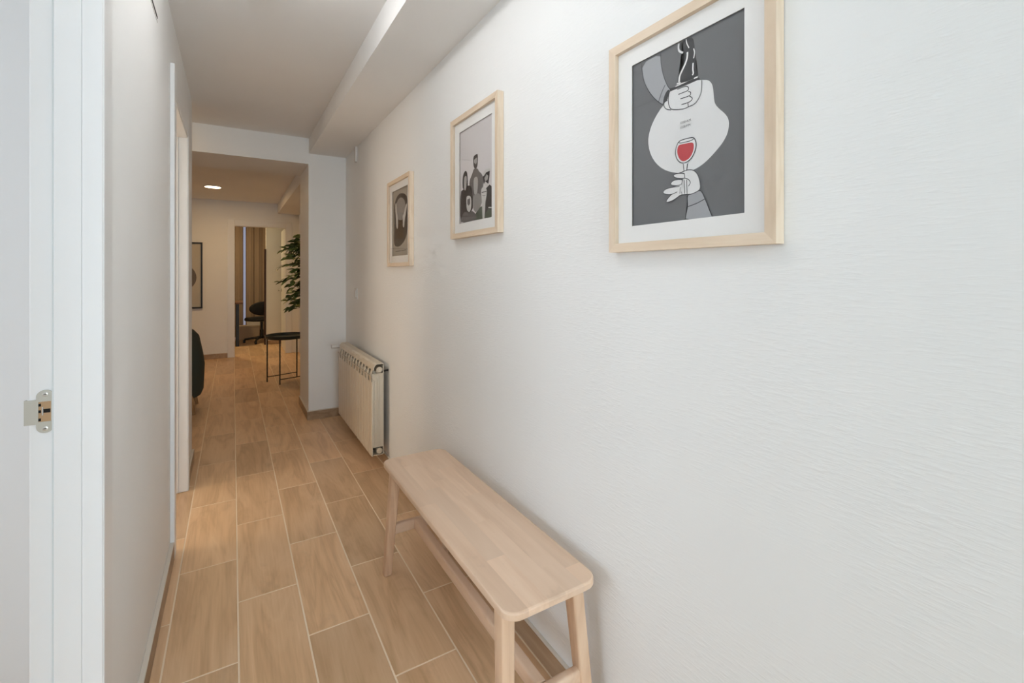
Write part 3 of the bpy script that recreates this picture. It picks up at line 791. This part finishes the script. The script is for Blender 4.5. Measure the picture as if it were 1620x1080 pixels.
# ================================================================== radiator
def radiator():
    xf, xb, ya, n, w, z0, z1 = 0.722, 0.796, 2.845, 13, 0.0800, 0.093, 0.655
    e = empty('radiator', ((xf+xb)/2, ya + n*w/2, z0))
    tag(e, 'cream column radiator hung on the right wall beside the pillar', 'radiator')
    def add(name, bm, m, par=e, smooth=False):
        o = obj(name, bm, m, smooth=smooth); o.parent = par
        o.matrix_parent_inverse = e.matrix_basis.inverted() if par is e else Matrix.Identity(4)
        return o
    # one section built about its own origin (front at x=0, bottom at z=0, centred in y)
    H, D, h = z1 - z0, xb - xf, w/2 - 0.0016
    s = bmesh.new()
    def plate(prof, y0, y1, t=0.0035):
        # prof: (x, z) points of a bent sheet
        ringsA = []
        for (x, z) in prof:
            ringsA.append([(x, y0, z), (x, y1, z), (x + t, y1, z), (x + t, y0, z)])
        loft(s, ringsA)
    # front face: shallow bowed sheet, set back at both edges
    for (ya_, xa_), (yb_, xb_) in zip([(-h, 0.0045), (-h+0.006, 0.0008), (0, 0.0), (h-0.006, 0.0008), (h, 0.0045)], [(-h+0.006, 0.0008), (0, 0.0), (h-0.006, 0.0008), (h, 0.0045)]):
        loft(s, [[(xa_, ya_, z), (xb_, yb_, z), (xb_+0.0035, yb_, z), (xa_+0.0035, ya_, z)] for z in (0.0, H-0.112)])
    # necks that leave the upright slots open below the hood
    plate([(0.001, H-0.114), (0.003, H-0.075), (0.010, H-0.042), (0.016, H-0.034)], -0.017, 0.017)
    box(s, 0.004, D-0.004, -h+0.004, -h+0.0055, 0.050, H-0.060)     # end web behind the fin edges
    # rounded top hood
    hood = [(0.012, H-0.040), (0.013, H-0.022), (0.020, H-0.008), (0.032, H-0.001), (D-0.004, H)]
    loft(s, [[(x, -h, z), (x, h, z), (x + (0.003 if i < 3 else 0), h, z - (0.004 if i >= 2 else 0)), (x + (0.003 if i < 3 else 0), -h, z - (0.004 if i >= 2 else 0))] for i, (x, z) in enumerate(hood)])
    # back plate and inner fins, seen on the end
    box(s, D-0.004, D, -h, h, 0.006, H-0.004)
    for fx, top in ((0.018, H-0.105), (0.033, H-0.090), (0.047, H-0.078)):
        plate([(fx, 0.055), (fx, top), (fx-0.022, top+0.034)], -h, h, 0.0028)
    box(s, 0.0035, D-0.004, -0.0035, 0.0035, 0.055, H-0.050)                      # web
    lathe(s, [(0.017, -h), (0.017, h)], (0.047, 0, H-0.038), 14, 'y')            # header tubes
    lathe(s, [(0.017, -h), (0.017, h)], (0.047, 0, 0.028), 14, 'y')
    box(s, 0.0035, D-0.004, -h, h, 0.002, 0.006)
    me = bpy.data.meshes.new('section')
    bmesh.ops.recalc_face_normals(s, faces=s.faces[:]); s.to_mesh(me); s.free()
    me.materials.append(M['radiator'])
    off = Vector(((xf+xb)/2, ya + n*w/2, z0))
    for i in range(n):
        share('section', me, e, (xf-off.x, ya + (i+0.5)*w - off.y, 0))
    for z in (z0+0.028, z1-0.038):
        for yy, d in ((ya+0.003, -1), (ya+n*w-0.003, 1)):
            bm = bmesh.new()
            lathe(bm, [(0.018, 0), (0.018, d*0.006), (0.011, d*0.007), (0.011, d*0.013), (0.006, d*0.014)], (xf+0.047, yy, z), 12, 'y')
            add('end_plug', bm, M['radiator_in'], smooth=True)
    # thermostatic valve and pipe at the far top corner, bleed key at the near back
    bm = bmesh.new()
    yv = ya + n*w
    lathe(bm, [(0.010, 0.0), (0.010, 0.035), (0.016, 0.037), (0.016, 0.05)], (xf+0.047, yv+0.008, z1-0.038), 12, 'y')
    tube(bm, [(xf+0.047, yv+0.040, z1-0.038), (xf+0.02, yv+0.040, z1-0.038), (xf-0.015, yv+0.040, z1-0.036), (xf-0.045, yv+0.040, z1-0.036)], [0.011, 0.012, 0.016, 0.015], 12)
    add('valve', bm, M['white_plastic'], smooth=True)
    bm = bmesh.new()
    tube(bm, [(xf+0.055, yv+0.045, z1-0.038), (xf+0.075, yv+0.045, z1-0.030), (WR-0.002, yv+0.045, z1-0.030)], 0.008, 10)
    add('pipe', bm, M['white_plastic'], smooth=True)
    for yy in (ya+0.16, ya+n*w-0.16):
        bm = B(xb, WR-0.0005, yy-0.012, yy+0.012, z1-0.085, z1-0.055)
        add('bracket', bm, M['chrome'])
    bm = bmesh.new()
    tube(bm, [(xb-0.005, ya+0.02, z1-0.055), (xb+0.02, ya+0.02, z1-0.05), (WR-0.001, ya+0.02, z1-0.05)], 0.006, 8)
    add('bleed_pipe', bm, M['black'], smooth=True)
radiator()

# ================================================================== framed prints
FW, FH, PW, PH = 0.415, 0.505, 0.284, 0.383
def artwork(shapes, bgname, yf, zt, w, h, xp, extra=None):
    """flat print: each colour patch is its own flat shape lying on the sheet"""
    bm = bmesh.new()
    names = [bgname]
    box(bm, xp, xp+0.0008, yf-w, yf, zt-h, zt)
    st = 0.00004
    def pt(u, v, k):
        return (xp - st*(k+1), yf - u*w, zt - v*h)
    for k, (col, kind, wd, pts) in enumerate(shapes):
        if col not in names: names.append(col)
        mi = names.index(col)
        if kind == 'f':
            # round off the drawn outline
            P = [Vector((u*w, v*h)) for u, v in pts]
            if len(P) > 6:
                Q = []
                for i in range(len(P)):
                    a, b = P[i], P[(i+1) % len(P)]
                    Q += [a*0.75 + b*0.25, a*0.25 + b*0.75]
                P = Q
            vs = [bm.verts.new((xp - st*(k+1), yf - p.x, zt - p.y)) for p in P]
            f = bm.faces.new(vs); f.material_index = mi
            r = bmesh.ops.triangulate(bm, faces=[f])
            for g in r['faces']: g.material_index = mi
        else:
            P = [Vector((u*w, v*h)) for u, v in pts]
            for _ in range(2):
                if len(P) > 2:
                    Q = [P[0]]
                    for a, b in zip(P, P[1:]):
                        Q += [a*0.75 + b*0.25, a*0.25 + b*0.75]
                    Q.append(P[-1]); P = Q
            L = []
            for i, p in enumerate(P):
                d = (P[min(i+1, len(P)-1)] - P[max(i-1, 0)])
                d = d.normalized() if d.length > 1e-9 else Vector((1, 0))
                nn = Vector((-d.y, d.x)) * wd/2
                L.append((p+nn, p-nn))
            pv = [(bm.verts.new((xp - st*(k+1), yf-a.x, zt-a.y)), bm.verts.new((xp - st*(k+1), yf-b.x, zt-b.y))) for a, b in L]
            for (a, b), (c, d) in zip(pv, pv[1:]):
                f = bm.faces.new((a, b, d, c)); f.material_index = mi
    return bm, [INK[n] for n in names]

def framed(yn, z0, shapes, bgname, label):
    xf = 0.804
    e = empty('framed_print', (WR, yn+FW/2, z0)); tag(e, label, 'picture', 'framed prints on the right wall')
    inv = e.matrix_basis.inverted()
    def P(n, bm, m, par=None):
        o = obj(n, bm, m); o.parent = par or e
        if par is None: o.matrix_parent_inverse = inv
        return o
    fw = 0.021
    yF, zt = yn+FW, z0+FH
    def rail(bm_pts, m, name):
        # mitred moulding: outer/inner pairs
        bm = bmesh.new()
        (oa, ob, ib, ia) = bm_pts
        rings = []
        for (a, b) in ((oa, ia), (ob, ib)):
            rings.append([(xf, a[0], a[1]), (WR-0.0008, a[0], a[1]), (WR-0.0008, b[0], b[1]), (xf+0.001, b[0], b[1])])
        loft(bm, rings)
        P(name, bm, m)
    o_ = [(yn, z0), (yF, z0), (yF, zt), (yn, zt)]
    i_ = [(yn+fw, z0+fw), (yF-fw, z0+fw), (yF-fw, zt-fw), (yn+fw, zt-fw)]
    for k in range(4):
        j = (k+1) % 4
        rail((o_[k], o_[j], i_[j], i_[k]), M['framewood'] if k % 2 == 0 else M['framewoodv'], 'frame_rail')
    yc, zc = yn+FW/2, z0+FH/2
    py0, py1, pz0, pz1 = yc-PW/2, yc+PW/2, zc-PH/2, zc+PH/2
    bm = bmesh.new()
    a0, a1, b0, b1 = yn+fw, yF-fw, z0+fw, zt-fw
    box(bm, 0.8165, 0.8180, a0, py0, b0, b1); box(bm, 0.8165, 0.8180, py1, a1, b0, b1)
    box(bm, 0.8165, 0.8180, py0, py1, b0, pz0); box(bm, 0.8165, 0.8180, py0, py1, pz1, b1)
    P('mount', bm, M['mat'])
    P('backing', B(0.8225, 0.8265, a0, a1, b0, b1), M['cardboard'])
    abm, ams = artwork(shapes, bgname, py1+0.002, pz1+0.002, PW+0.004, PH+0.004, 0.8212)
    art = P('print', abm, ams)
    P('glazing', B(0.8120, 0.8135, a0, a1, b0, b1), M['glass'])
    return e, art, (py1, pz1)
big_e, big_art, big_o = framed(0.448, 1.259, ART_WINE, 'bg_char', 'framed print of two hands with a coffee pot and a red wine glass')
# two small lines of lettering in the pale patch
for i, (txt, v) in enumerate((('12:00 A.M.', 0.462), ('12:00 P.M.', 0.488))):
    cu = bpy.data.curves.new('lettering', 'FONT')
    cu.body = txt; cu.size = 0.0066; cu.align_x = 'LEFT'
    to = bpy.data.objects.new('lettering_tmp', cu); C.objects.link(to)
    dg = bpy.context.evaluated_depsgraph_get()
    me = bpy.data.meshes.new_from_object(to.evaluated_get(dg))
    bpy.data.objects.remove(to)
    me.materials.clear(); me.materials.append(INK['ink'])
    lo = bpy.data.objects.new('lettering', me); C.objects.link(lo)
    lo.parent = big_art
    lo.location = (0.8188, big_o[0] - 0.482*PW, big_o[1] - v*PH)
    lo.rotation_euler = (R(90), 0, R(-90))
framed(1.431, 1.354, ART_PEOPLE, 'bg_pale', 'framed group portrait print of five drawn people, middle of the three prints')
framed(2.387, 1.248, ART_TUSKS, 'bg_sand', 'framed print of a dark oval shape with two pale tusks, nearest the radiator')

# ------------------------------------------------------------------ picture on the far wall
def far_picture():
    x0, x1, z0, z1 = -0.98, -0.362, 0.720, 1.640
    e = empty('black_framed_picture', ((x0+x1)/2, YF, z0)); tag(e, 'thin black framed picture of a dark oval on the far wall', 'picture')
    inv = e.matrix_basis.inverted()
    def P(n, bm, m):
        o = obj(n, bm, m); o.parent = e; o.matrix_parent_inverse = inv; return o
    w = 0.020
    P('frame_rail', B(x0, x1, YF-0.028, YF-0.0005, z0, z0+w, bev=0.001), M['black'])
    P('frame_rail', B(x0, x1, YF-0.028, YF-0.0005, z1-w, z1, bev=0.001), M['black'])
    P('frame_rail', B(x0, x0+w, YF-0.028, YF-0.0005, z0+w, z1-w, bev=0.001), M['black'])
    P('frame_rail', B(x1-w, x1, YF-0.028, YF-0.0005, z0+w, z1-w, bev=0.001), M['black'])
    P('print', B(x0+w, x1-w, YF-0.012, YF-0.008, z0+w, z1-w), INK['bg_far'])
    bm = bmesh.new()
    poly_prism(bm, [((x0+x1)/2 + 0.240*math.cos(a), 1.15+0.21*math.sin(a)) for a in [2*math.pi*i/32 for i in range(32)]], YF-0.0128, YF-0.0122, lambda a, b, c: (a, c, b))
    P('printed_oval', bm, INK['grey'])
far_picture()

# ================================================================== small wall and ceiling fittings
def thermostat():
    e = empty('light_switch', (WR, 3.72, 1.02)); tag(e, 'small white wall switch above the radiator', 'switch')
    inv = e.matrix_basis.inverted()
    for n, bm, m in (('plate', B(WR-0.010, WR-0.0003, 3.68, 3.765, 1.010, 1.092, bev=0.003), M['white_plastic']),
                     ('rocker', B(WR-0.016, WR-0.010, 3.695, 3.750, 1.024, 1.078, bev=0.002), M['white_plastic'])):
        o = obj(n, bm, m); o.parent = e; o.matrix_parent_inverse = inv
thermostat()
cd = obj('cable_duct', B(WR-0.016, WR-0.0003, 3.70, 3.745, 2.075, 2.194, bev=0.002), M['white_plastic'])
tag(cd, 'short white cable duct high in the corner above the radiator', 'cable duct')

def vent():
    e = empty('air_vent', (WL, 1.80, 2.09)); tag(e, 'narrow air slot high on the left wall, its shade a black strip', 'vent')
    inv = e.matrix_basis.inverted()
    for n, bm, m in (('slot', B(WL, WL+0.0022, 1.60, 2.012, 2.091, 2.0985), M['hole']),  # raised strip; the slot's darkness is put into its colour
                     ('frame', B(WL, WL+0.0012, 1.59, 2.022, 2.0985, 2.108), M['white_plastic']),
                     ('frame', B(WL, WL+0.0012, 1.59, 2.022, 2.082, 2.091), M['white_plastic'])):
        o = obj(n, bm, m); o.parent = e; o.matrix_parent_inverse = inv
vent()

def round_lamp(name, c, r, m, label, power, col):
    e = empty(name, c); tag(e, label, 'ceiling light')
    bm = bmesh.new(); lathe(bm, [(r+0.012, 0.0), (r+0.012, -0.006), (r+0.006, -0.010), (r, -0.010), (r, -0.004)], (0, 0, 0), 40)
    obj('bezel', bm, M['white_plastic'], e, True)
    bm = bmesh.new(); lathe(bm, [(r-0.001, -0.0045), (r-0.001, -0.009), (0.6*r, -0.0105), (0.0, -0.011)], (0, 0, 0), 40)
    obj('diffuser', bm, m, e)
    l = bpy.data.lights.new(name + '_light', 'AREA'); l.shape = 'DISK'; l.size = 2*r; l.energy = power; l.color = col
    lo = bpy.data.objects.new('lamp_light', l); C.objects.link(lo); lo.parent = e; lo.location = (0, 0, -0.013)
round_lamp('ceiling_lamp', (-0.205, 6.60, ZF), 0.082, M['lamp_warm'], 'round flush lamp glowing on the living room ceiling', 7.7, (1.0, 0.64, 0.29))
round_lamp('ceiling_lamp', (-0.75, 3.80, ZC), 0.082, M['lamp_warm'], 'unseen round flush lamp added around the corner to warm the hall end', 0.9, (1.0, 0.60, 0.28))  # added out of sight for warm spill on the pillar and lintel
gl = empty('added_tube_lamp', (0.13, 1.30, ZC)); tag(gl, 'unseen white batten lamp with a long opal tube, added above the view to light the hall', 'ceiling light')  # added fill out of view; long shape spreads its hot spot
obj('batten', B(-0.025, 0.025, -0.62, 0.62, -0.030, 0.0, bev=0.003), M['white_plastic'], gl)
for s_ in (-1, 1):
    obj('end_cap', B(-0.020, 0.020, s_*0.615-0.012, s_*0.615+0.012, -0.095, -0.030, bev=0.004), M['white_plastic'], gl)
gb = bmesh.new(); tube(gb, [(0, -0.605, -0.070), (0, 0.605, -0.070)], 0.020, 16); obj('tube', gb, M['fill_tube'], gl, True)
round_lamp('ceiling_lamp', (-0.30, 8.80, 2.40), 0.115, M['lamp_warm'], 'unseen round flush lamp added on the study ceiling', 11.2, (1.0, 0.74, 0.38))  # added out of sight to brighten the study

# ================================================================== living room furniture
def side_table():
    cx, cy, r, zt = 0.520, 5.77, 0.222, 0.520
    e = empty('side_table', (cx, cy, 0)); tag(e, 'round dark green metal tray table on thin legs', 'table')
    bm = bmesh.new()
    lathe(bm, [(0.0, zt-0.036), (r-0.014, zt-0.036), (r-0.004, zt-0.024), (r, zt), (r-0.004, zt+0.001), (r-0.008, zt-0.020), (r-0.018, zt-0.030), (0.0, zt-0.030)], (0, 0, 0), 48, cap=False)
    obj('tray', bm, M['darkgreen'], e, True)
    pts = []
    for a in (168, 245, 52, 330):
        x, y = 0.197*math.cos(R(a)), 0.197*math.sin(R(a))
        bm = bmesh.new(); tube(bm, [(x, y, 0.0), (x, y, zt-0.030)], 0.0068, 10)
        obj('leg', bm, M['black'], e, True)
        pts.append((x, y))
    bm = bmesh.new()
    for k in (0, 1): 
        tube(bm, [(*pts[k], 0.055), (*pts[k+2], 0.055)], 0.005, 8)
    obj('cross_brace', bm, M['black'], e, True)
side_table()

def armchair():
    e = empty('armchair', (-0.66, 4.98, 0)); tag(e, 'dark green armchair with wooden legs peeking past the door casing', 'armchair')
    # seat
    bm = bmesh.new()
    rings = []
    for z, s in ((0.16, 0.93), (0.18, 1.0), (0.36, 1.0), (0.42, 0.97), (0.44, 0.88)):
        rings.append([(x*s, y*s, z) for x, y in rrect(-0.36, 0.36, -0.28, 0.34, 0.10, 5)])
    loft(bm, rings); obj('seat', bm, M['greenfab'], e, True)
    # curved shell wrapping the back and both sides
    bm = bmesh.new(); out = []; inn = []
    N = 28; prof = []
    for i in range(N+1):
        a = R(-28 + (180+56) * i / N)
        t = abs(i/N*2-1)                         # 0 at the back centre, 1 at the arm ends
        top = 0.775 - 0.17 * t**3
        prof.append((math.cos(a), -math.sin(a), top))
    rings = []
    for cx_, sy_, top in prof:
        ring_ = []
        for ro, z in ((0.418, 0.135), (0.436, 0.18), (0.445, 0.40), (0.432, top*0.72), (0.405, top-0.05), (0.375, top-0.012), (0.352, top), (0.332, top-0.015), (0.318, top-0.06), (0.315, 0.42), (0.30, 0.17)):
            ring_.append((cx_*ro, sy_*ro*0.86, z))
        rings.append(ring_)
    loft(bm, rings); obj('shell', bm, M['greenfab'], e, True)
    for sx in (-1, 1):
        for sy in (-1, 1):
            bm = bmesh.new()
            tube(bm, [(sx*0.375, sy*0.200, 0.0), (sx*0.345, sy*0.180, 0.17)], [0.013, 0.021], 10)
            obj('leg', bm, M['oakleg'], e, True)
armchair()

def plant():
    bx, by = 0.738, 5.22
    e = empty('potted_tree', (bx, by, 0)); tag(e, 'leafy green indoor tree half hidden behind the pillar', 'plant')
    bm = bmesh.new(); lathe(bm, [(0.075, 0.0), (0.085, 0.02), (0.098, 0.18), (0.100, 0.20), (0.092, 0.20), (0.088, 0.17), (0.0, 0.17)], (0, 0, 0), 28, cap=False)
    obj('pot', bm, M['terracotta'], e, True)
    bm = bmesh.new(); lathe(bm, [(0.087, 0.168), (0.06, 0.176), (0.0, 0.178)], (0, 0, 0), 20)
    obj('soil', bm, M['soil'], e)
    rg = random.Random(11)
    # leaf mesh: pointed blade folded along the midrib
    lm = bmesh.new()
    L, Wd = 0.084, 0.0200
    prof = [(0.0, 0.0015), (0.18, 0.55), (0.42, 1.0), (0.68, 0.78), (0.88, 0.35), (1.0, 0.0)]
    mid = []; le = []; ri = []
    for t, w in prof:
        y = t*L; z = -0.014*t*t
        mid.append(lm.verts.new((0, y, z)))
        le.append(lm.verts.new((-w*Wd-0.0001, y, z+0.004*w))); ri.append(lm.verts.new((w*Wd+0.0001, y, z+0.004*w)))
    for i in range(len(prof)-1):
        lm.faces.new((mid[i], mid[i+1], le[i+1], le[i])); lm.faces.new((mid[i], ri[i], ri[i+1], mid[i+1]))
    lme = bpy.data.meshes.new('leaf'); lm.to_mesh(lme); lm.free(); lme.materials.append(M['leafmat'])
    stems = [[(0.0, 0.0, 0.17), (0.004, 0.010, 0.55), (-0.008, 0.018, 0.95), (0.0, 0.01, 1.35), (-0.015, 0.0, 1.62)],
             [(0.015, 0.01, 0.17), (0.028, -0.006, 0.60), (0.03, -0.015, 1.05), (0.045, 0.0, 1.50)]]
    for st in stems:
        bm = bmesh.new(); tube(bm, st, [0.011, 0.010, 0.009, 0.007, 0.004][:len(st)], 8)
        obj('stem', bm, M['bark'], e, True)
    def stem_at(st, z):
        for a, b in zip(st, st[1:]):
            if a[2] <= z <= b[2]:
                t = (z-a[2])/(b[2]-a[2]); return Vector(a).lerp(Vector(b), t)
        return Vector(st[-1])
    nleaf = 0
    for i in range(44):
        z = 0.85 + 0.82 * (i + rg.random()*0.6) / 44
        s = stem_at(stems[i % 2], z)
        if i % 7 == 0: ang, ln = R(rg.uniform(-60, 60)), 0.05
        else:
            ang = R(rg.uniform(135, 225))
            prof = 0.62 + 0.38*math.sin(max(0.0, min(1.0, (z-0.85)/0.82))*math.pi*0.95)
            ln = rg.uniform(0.20, 0.37) * prof
        d = Vector((math.cos(ang), math.sin(ang)*0.8, 0))
        p = [s + d*ln*t + Vector((0, 0, 0.09*t - 0.13*t*t)) for t in (0, 0.35, 0.7, 1.0)]
        bm = bmesh.new(); tube(bm, p, [0.0035, 0.003, 0.0022, 0.0012], 5)
        obj('twig', bm, M['bark'], e, True)
        k = 7 if ln > 0.1 else 2
        for q in range(k):
            if nleaf >= 298: break
            t = 0.34 + 0.70*(q + rg.random()*0.5)/k
            seg = min(2, int(t*3)); a, b2 = p[seg], p[seg+1]
            pos = a.lerp(b2, max(0, min(1.05, t*3-seg)))
            pos.x = min(pos.x, 0.015)
            yaw = math.atan2(d.y, d.x) - math.pi/2 + rg.choice((-1, 1))*rg.uniform(0.2, 1.0)
            share('leaf', lme, e, pos, (rg.uniform(-0.75, 0.35), rg.uniform(-0.7, 0.7), yaw), [rg.uniform(0.9, 1.3)]*3)
            nleaf += 1
plant()

# ================================================================== study
def office_chair():
    e = empty('office_chair', (0.435, 9.24, 0), R(12)); tag(e, 'black office chair seen through the far doorway', 'chair')
    bm = bmesh.new()
    rings = []
    for y, s in ((-0.03, 0.55), (-0.02, 0.9), (0.0, 1.0), (0.02, 0.9), (0.03, 0.55)):
        rings.append([(x, -0.16 + y + 0.25*x*x, z) for x, z in [(0.235*s*math.cos(a), 0.60+0.122*s*math.sin(a)) for a in [2*math.pi*i/28 for i in range(28)]]])
    loft(bm, rings); obj('backrest', bm, M['blackfab'], e, True)
    bm = bmesh.new()
    rings = []
    for z, s in ((0.375, 0.75), (0.385, 0.96), (0.405, 1.0), (0.430, 0.96), (0.438, 0.7)):
        rings.append([(0.262*s*math.cos(a), 0.03+0.245*s*math.sin(a), z) for a in [2*math.pi*i/32 for i in range(32)]])
    loft(bm, rings); obj('seat', bm, M['blackfab'], e, True)
    bm = bmesh.new(); tube(bm, [(0, 0.0, 0.36), (0, -0.17, 0.40), (0, -0.215, 0.50), (0, -0.195, 0.62)], 0.014, 8)
    obj('back_post', bm, M['black'], e, True)
    bm = bmesh.new(); lathe(bm, [(0.030, 0.07), (0.030, 0.22), (0.020, 0.225), (0.020, 0.378)], (0, 0, 0), 16)
    obj('gas_column', bm, M['black'], e, True)
    for k in range(5):
        a = R(20 + 72*k); x, y = math.cos(a), math.sin(a)
        bm = bmesh.new(); tube(bm, [(0, 0, 0.085), (0.15*x, 0.15*y, 0.078), (0.265*x, 0.265*y, 0.062)], [0.024, 0.018, 0.014], 8)
        obj('base_arm', bm, M['black'], e, True)
        bm = bmesh.new(); lathe(bm, [(0.026, -0.016), (0.029, -0.008), (0.029, 0.008), (0.026, 0.016)], (0.268*x, 0.268*y, 0.029), 14, 'x')
        obj('castor', bm, M['black'], e, True)
office_chair()

def desk():
    e = empty('desk', (-0.515, 9.15, 0)); tag(e, 'brown topped desk on black legs, cut off by the study doorway', 'desk')
    obj('desk_top', B(-0.62, 0.66, -0.30, 0.32, 0.700, 0.728, bev=0.003), M['walnut'], e)
    for x in (-0.58, 0.58):
        for y in (-0.25, 0.27):
            obj('leg', B(x-0.024, x+0.024, y-0.024, y+0.024, 0.0, 0.700, bev=0.003), M['black'], e)
    obj('leg_brace', B(0.562, 0.598, -0.226, 0.246, 0.030, 0.066), M['black'], e)
desk()
bx_ = empty('storage_box', (0.22, 9.77, 0)); tag(bx_, 'tan storage box on the study floor behind the office chair', 'box')
obj('box_body', B(-0.16, 0.20, -0.12, 0.12, 0.001, 0.235, bev=0.004), M['cardboard'], bx_)
obj('lid', B(-0.165, 0.205, -0.125, 0.125, 0.225, 0.255, bev=0.004), M['cardboard'], bx_)
pb = obj('paper_box', B(-0.05, 0.16, -0.09, 0.09, 0.0, 0.125, bev=0.003), M['paperwhite'], loc=(0.27, 9.77, 0.2555))
tag(pb, 'small white box resting on the tan storage box', 'box')

def curtain(name, x0, x1, label):
    e = empty(name, ((x0+x1)/2, 9.98, 0)); tag(e, label, 'curtain', 'brown study curtains')
    bm = bmesh.new(); n = max(10, int((x1-x0)/0.012)); a = []
    for i in range(n+1):
        x = x0 + (x1-x0)*i/n
        a.append((x-(x0+x1)/2, 0.018*math.sin(i*0.62) + 0.006*math.sin(i*1.7)))
    lo = [[(x, y, z) for x, y in a] + [(x, y+0.004, z) for x, y in reversed(a)] for z in (0.02, 0.9, 2.30)]
    loft(bm, lo); obj('fabric', bm, M['curtain'], e, True)
    bm = bmesh.new(); tube(bm, [(x0-(x0+x1)/2, 0, 2.31), (x1-(x0+x1)/2, 0, 2.31)], 0.011, 8)
    obj('rod', bm, M['black'], e, True)
curtain('curtain', -0.95, 0.168, 'brown study curtain on the left of the bright slit')
curtain('curtain', 0.206, 0.80, 'brown study curtain on the right of the bright slit')
e5 = empty('window_3', (0.15, 10.15, 0)); tag(e5, 'study window showing as a bright slit between the curtains', 'window', kind='structure')
for nm, bm, m in (('sheer', B(-0.24, 0.54, 10.105, 10.108, 0.02, 2.25), M['sheer']),
                  ('stile', B(-0.25, -0.20, 10.12, 10.18, 0, 2.25), M['gloss']), ('stile', B(0.50, 0.55, 10.12, 10.18, 0, 2.25), M['gloss'])):
    o = obj(nm, bm, m); o.parent = e5; o.matrix_parent_inverse = e5.matrix_basis.inverted()
bp_ = empty('upright_panel', (0.470, 8.905, 0)); tag(bp_, 'tall thin dark brown panel standing on edge beside the office chair', 'panel')
obj('board', B(-0.012, 0.010, -0.06, 0.035, 0.0, 1.62, bev=0.002), M['brown_panel'], bp_)
obj('edge_strip', B(-0.014, -0.012, -0.058, 0.033, 0.01, 1.61), M['brown_panel'], bp_)
